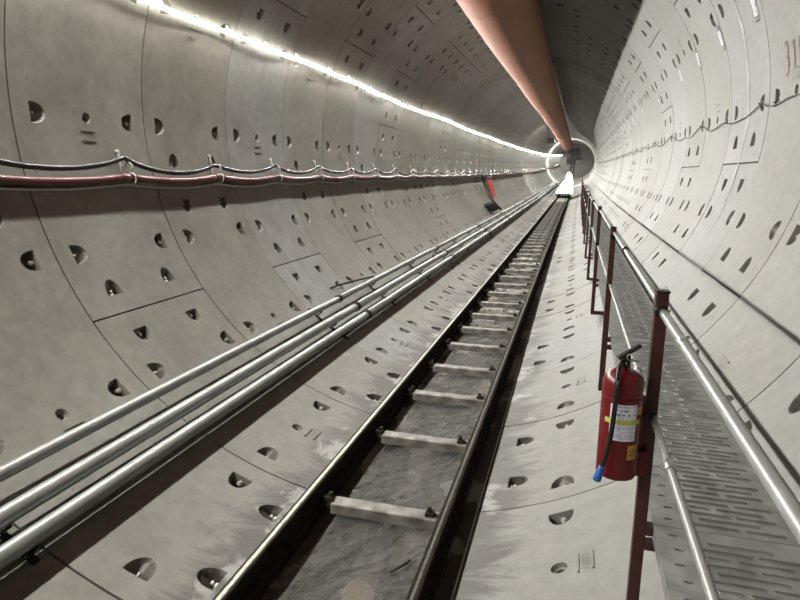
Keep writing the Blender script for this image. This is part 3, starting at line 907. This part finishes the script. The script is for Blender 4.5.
mb = lines(LA + 3, LB - 5, [H - .084, H - .101], .0062, None, 2); mb.build('print', M['ink'], lab)
mb = lines(LA + 4, LB - 4, [H - .113] + [H - .149 - .0065 * q for q in range(8)], .0022, None, 3); mb.build('print', M['greyink'], lab)
mb = lines(10, 35, [H - .240, H - .250, H - .262], .004, None, 12); mb.build('print', M['ink'], lb2)
mb = MB(); mb.box((rb + .006, .012, .045), (.070, .05, .10)); mb.box((rb + .010, .03, .17), (.050, .02, .28)); part(mb, 'hanging_bracket', M['red'])
mb = MB(); mb.tube([((rb + .003) * math.cos(a), (rb + .003) * math.sin(a), H - .045) for a in [2 * PI * q / 32 for q in range(33)]], .0022, 5, ref=(0, 0, 1)); part(mb, 'strap', M['red'])
root.rotation_euler = (0, 0, math.radians(16))

# ---------------------------------------------------------------- cable on the right wall
ctrl = [(1.6, 90.5), (2.434, 88.34), (2.831, 88.81), (3.0, 88.5), (3.159, 87.8), (3.514, 89.13), (3.95, 89.56), (4.198, 88.77), (4.689, 89.69), (5.178, 87.64), (5.689, 89.55), (6.1, 89.2), (6.473, 89.59), (7.144, 87.16), (7.77, 88.87), (8.3, 89.2), (8.9, 87.4)]
s = 8.9
while s < 50: s += .75; ctrl.append((s, 88.9 + random.uniform(-.3, .3))); s += .75; ctrl.append((s, 87.2 + random.uniform(-.4, .4)))
ctrl = [(-3, 89), (0, 90.5)] + ctrl
sp = smooth([(a, b, 0) for a, b in ctrl], 6)
mb = MB(); mb.tube([P(v.y, v.x, R - .016) for v in sp], .0062, 6)
o = mb.build('thin_black_cable', M['blk']); tag(o, 'thin black wavy cable strung along the right wall', 'cable')
mb = MB()
mb.tube([(0, 0, 0), (-.03, 0, 0), (-.035, 0, .012)], .006, 6); clip_me = mb.mesh('cable_clip', M['blk'])
for i, (s, th) in enumerate([(2.831, 88.4), (3.159, 87.6), (5.178, 87.45), (7.144, 87.0), (8.9, 87.2)]):
    o = bpy.data.objects.new('cable_clip', clip_me); COL.objects.link(o); o.location = P(th, s, R + .003)
    tag(o, f'small black clip on the right wall, {["nearest","second nearest","third nearest","fourth nearest","fifth nearest"][i]} one holding the thin cable', 'clip', 'clips of the thin right wall cable')

# ---------------------------------------------------------------- ring labels on the right wall
def sticker(k, th0, th1, s0, w):
    root = empty('ring_label', P((th0 + th1) / 2, s0, R))
    def rect(mb, a, b, u, v, r):
        n = 4; vs = []
        for i in range(n + 1):
            t = a + (b - a) * i / n; vs += [P(t, u, r), P(t, v, r)]
        mb.add(vs, [(2 * i, 2 * i + 1, 2 * i + 3, 2 * i + 2) for i in range(n)])
    h = w / L / 2
    mb = MB(); rect(mb, th0, th1, s0 - h, s0 + h, R - .004); rect(mb, th0, th1, s0 - h, s0 + h, R - .0025)
    mb.build('paper', M['paper'], root, origin=root.location)
    for a, b in ((th0, th0 + .42), (th0 + .60, th0 + .98), (th1 - 1.02, th1 - .62), (th1 - .44, th1)):
        if k > 12: continue
        mb = MB(); rect(mb, a, b, s0 - h * 1.0, s0 + h * 1.0, R - .007)
        mb.build('end_bar', M['ink'], root, origin=root.location)
    mb = MB()
    t = th0 + 1.25; rr = random.Random(k)
    while t < th1 - 1.3:
        u = rr.uniform(-.7, .1) * h; rect(mb, t, t + .14, s0 + u, s0 + u + .7 * h, R - .006); rect(mb, t - .08, t + .26, s0 + u, s0 + u + .22 * h, R - .006); t += .40
    mb.build('lettering', M['greyink'], root, origin=root.location)
    return root
ll = {3: 'nearest white strip label at the top edge of the right wall', 4: 'second white strip label on the right wall, below and left of nearest', 5: 'third white strip label from the camera on right wall', 6: 'fourth white strip label from the camera on right wall'}
for k in range(3, 34):
    if k in (7, 9): continue
    o = sticker(k, 66.9 if k > 3 else 66.0, 72.5, k + (.125 if k == 3 else .075 if k == 4 else .01), .115 if k == 3 else .12)
    tag(o, ll.get(k, 'tiny white strip label on the right wall, far down the tunnel'), 'label', 'white strip labels on the right wall')

# ---------------------------------------------------------------- ventilation duct
root = empty('ventilation_duct'); tag(root, 'large peach orange ventilation duct hanging from the tunnel crown', 'duct')
def duct_at(y):
    r = .555 - .075 * min(max((y - 7) / 22, 0), 1)
    x = -.146 + .10 * min(max((y - 8) / 20, 0), 1); z = 2.166
    z -= .45 * max(0, (y - 36) / 26) ** 1.5
    t = (y - 8.4) / 9.0; f = t - math.floor(t)
    r *= 1 + .018 * math.sin(PI * f) - .05 * math.exp(-(min(f, 1 - f) * 9.0 / .18) ** 2)
    z += -.02 * math.sin(PI * f)
    return x, z, r
secs = [-5.1, 8.4, 17.4, 26.4, 35.4, 44.4, 53.4, 62.4]
for a, b in zip(secs[:-1], secs[1:]):
    mb = MB(); n = int((b - a) / .15); pts = []; rr = []
    for i in range(n + 1):
        y = a + (b - a) * i / n; x, z, r = duct_at(y); pts.append(W(x, y, z)); rr.append(r + .003 * math.sin(y * 7.0) * math.sin(y * 2.3))
    mb.tube(pts, .5, 48, cap=False, rs=rr); mb.build('duct_section', M['duct'], root)
for y in secs[1:-1] + [9.37]:
    x, z, r = duct_at(y); mb = MB(); mb.tube([W(x, y - .012, z), W(x, y + .012, z)], r + (.004 if y != 9.37 else .002), 48); mb.build('seam_band', M['ductseam'], root)
for i in range(30):
    y = 1 + i * 2.0; x, z, r = duct_at(y)
    zz = math.sqrt(R * R - x * x)
    mb = MB(); mb.tube([W(x, y, z + r - .01), W(x, y, zz)], .006, 6); mb.build('hanger_wire', M['galv'], root)

# ---------------------------------------------------------------- red board, drop cable and bundle on the left wall far away
root = empty('red_board', W(-2.62, 28.4, -1.40)); tag(root, 'small red board hanging on the lower left wall far down the tunnel', 'board')
mb = MB()
c = [(-2.66, -.83), (-2.50, -1.90)]
vs = [W(-2.69, 27.6, -.84), W(-2.69, 29.2, -.84), W(-2.42, 29.4, -1.88), W(-2.42, 28.0, -1.88)]
vs2 = [Vector(v) + Vector((.05, 0, .012)) for v in vs]
mb.add(vs + vs2, [(0, 1, 2, 3), (4, 5, 6, 7), (0, 1, 5, 4), (1, 2, 6, 5), (2, 3, 7, 6), (3, 0, 4, 7)])
mb.build('panel', M['redpanel'], root, origin=root.location)
mb = MB(); mb.tube([W(-2.68, 27.55, -.80), W(-2.68, 29.25, -.80)], .05, 8); mb.build('hanger_bar', M['dark'], root, origin=root.location)
mb = MB(); mb.tube([P(-103 - 36 * i / 16, 16.05 + .10 * math.sin(i * .4) , R - .175) for i in range(17)], .055, 8)
o = mb.build('drop_cable', M['dark']); tag(o, 'thick dark cable bundle dropping down left wall beside the red board', 'cable')
mb = MB()
for q in range(3):
    mb.tube([P(-129.5 - 2.2 * i - q * .3, 14.6 + q * .33 + .12 * i, R - .10 - .03 * q) for i in range(4)], .08, 8)
o = mb.build('dark_bundle', M['dark']); tag(o, 'dark bundle above the pipes, below the red board', 'bundle')
# clamp gear near the first pipe couplings
mb = MB(); q = smooth([P(-137.0, 3.62, R + .02), P(-137.8, 3.75, R - .05), P(-139.3, 3.98, R - .13), P(-140.6, 4.25, R - .165), P(-141.0, 4.42, R - .16)], 5)
mb.tube(q, .013, 6); o = mb.build('tie_wire', M['dark_steel']); tag(o, 'dark tie rod from wall pocket to upper grey pipe behind coupling', 'tie rod')

# ---------------------------------------------------------------- far end: made-up wagon, gantry and added lamps
YW = 52.0
root = empty('standin_wagon', W(.10, YW + 2, -2.66)); tag(root, 'made-up white wagon standing in for the overexposed area at the far end', 'wagon')
mb = MB(); pf = [(-.50, -2.42), (-.48, -2.2), (-.18, -1.8), (-.02, -1.45), (.22, -1.2), (.28, -.75), (.50, -.62), (.72, -.85), (.86, -1.5), (.90, -2.42)]
mb.prism(pf, YW, YW + 4.5, 8); mb.build('blown_out_cover', M['blown_white'], root, origin=root.location)  # made-up white body in place of the overexposed area
mb = MB(); mb.box(W(.02, YW + 2.2, -2.48), (1.15, 4.6, .10)); mb.build('wagon_frame', M['dark'], root, origin=root.location)
for yy in (YW + .8, YW + 3.6):
    for xc in (-.392, .540):
        mb = MB(); c = Vector(W(xc, yy, ZT + .13)); mb.tube([c + Vector((-.03, 0, 0)), c + Vector((.03, 0, 0))], .12, 20); mb.build('wheel', M['dark_steel'], root, origin=root.location)
YG = 66.0
root = empty('backup_gantry', W(0, YG, -2)); tag(root, 'dark steel gantry of the boring machine closing the far end of tunnel', 'machine')
def gbox(nm, c, d, m='dark'):
    mb = MB(); mb.box(W(*c), d); mb.build(nm, M[m], root, origin=root.location)
for x in (.35, .62): gbox('leg', (x, YG, -1.4), (.16, .3, 2.9))
gbox('control_cabinet', (.75, YG - 2, .75), (1.0, .9, .75)); gbox('hopper', (.35, YG - 1.5, .25), (.9, .8, .6)); gbox('fan_housing', (.55, YG - 1, 1.25), (1.1, .9, .5))
for x, z in ((1.35, .5), (.1, .7)): gbox('jib_arm', (x, YG - 2, z), (.5, .2, .12))
FY = 45.0
root = empty('added_spot_lamp', W(-.75, FY, 1.55)); tag(root, 'added white spot lamp that brightens the wagon at the far end', 'lamp')  # lamp added to overexpose the white wagon
mb = MB(); mb.box(root.location, (.5, .12, .36)); mb.build('housing', M['dark'], root, origin=root.location)
mb = MB(); mb.box(Vector(root.location) + Vector((.03, .075, -.02)), (.44, .02, .30)); mb.build('lens', M['added_lens'], root, origin=root.location)
mb = MB(); mb.tube([root.location, P(-24, (FY - Y0) / L, R - .01)], .02, 6); mb.build('mount', M['dark'], root, origin=root.location)
sl = bpy.data.lights.new('beam', 'SPOT'); sl.energy = 4000; sl.spot_size = 1.3; sl.spot_blend = .5; sl.shadow_soft_size = .15
so = bpy.data.objects.new('beam', sl); COL.objects.link(so); so.parent = root; so.location = (.05, .15, -.02)
so.rotation_euler = (Vector((.1, 50.5, -1.7)) - Vector((-.7, 45.2, 1.8))).to_track_quat('-Z', 'Y').to_euler()
root = empty('added_end_lamp', W(-1.0, 78, 1.3)); tag(root, 'added small white lamp brightening the tunnel behind the far machinery', 'lamp')  # lamp added to lighten the tunnel end behind the machinery
mb = MB(); mb.tube([W(-1.0, 78, 1.3), W(-1.0, 78.18, 1.3)], .12, 12); mb.build('lens', M['added_lens'], root, origin=root.location)
mb = MB(); mb.tube([W(-1.0, 77.8, 1.3), W(-1.0, 77.99, 1.3)], .14, 12); mb.build('housing', M['dark'], root, origin=root.location)
mb = MB(); mb.tube([W(-1.0, 77.9, 1.42), P(-23, (77.9 - Y0) / L, R - .01)], .02, 6); mb.build('mount', M['dark'], root, origin=root.location)
pl = bpy.data.lights.new('glow', 'SPOT'); pl.energy = 9000; pl.spot_size = 2.6; pl.spot_blend = .6; pl.shadow_soft_size = .1
po = bpy.data.objects.new('glow', pl); COL.objects.link(po); po.parent = root; po.location = (0, .3, 0); po.rotation_euler = (math.radians(84), 0, 0)
# closing wall of the far end
mb = MB(); n = 48; ye = YEND - .5
vs = [W((R + .03) * math.sin(2 * PI * i / n), ye, (R + .03) * math.cos(2 * PI * i / n)) for i in range(n)]
vs += [(v[0], v[1] + .3, v[2]) for v in vs]
mb.add(vs, [tuple(range(n)), tuple(range(2 * n - 1, n - 1, -1))] + [(i, (i + 1) % n, n + (i + 1) % n, n + i) for i in range(n)])
o = mb.build('wall_back', M['concrete']); o['kind'] = 'structure'

# ---------------------------------------------------------------- world, camera
w = bpy.data.worlds.new('world'); S.world = w; w.use_nodes = True
w.node_tree.nodes['Background'].inputs[0].default_value = (.6, .62, .6, 1); w.node_tree.nodes['Background'].inputs[1].default_value = .02
cam = bpy.data.cameras.new('camera'); co = bpy.data.objects.new('camera', cam); COL.objects.link(co)
f_px, yaw, pitch, roll = 602.747, .274118, -.203523, .00829
cam.sensor_fit = 'HORIZONTAL'; cam.sensor_width = 36; cam.lens = f_px / 800 * 36; cam.clip_end = 300; cam.clip_start = .02
cy, sy, cp, sp_ = math.cos(yaw), math.sin(yaw), math.cos(pitch), math.sin(pitch)
Rz = Matrix(((cy, -sy, 0), (sy, cy, 0), (0, 0, 1)))
fw = Rz @ Vector((0, cp, sp_)); up = Rz @ Vector((0, -sp_, cp)); rt = Rz @ Vector((1, 0, 0))
rt2 = rt * math.cos(roll) + up * math.sin(roll); up2 = up * math.cos(roll) - rt * math.sin(roll)
mw = Matrix(((rt2.x, up2.x, -fw.x, 1.19584), (rt2.y, up2.y, -fw.y, 0), (rt2.z, up2.z, -fw.z, -.59719), (0, 0, 0, 1)))
co.matrix_world = mw
S.camera = co
S.view_settings.view_transform = 'Standard'; S.view_settings.look = 'None'; S.view_settings.gamma = 1; S.view_settings.use_curve_mapping = False
S.view_settings.exposure = 0.06
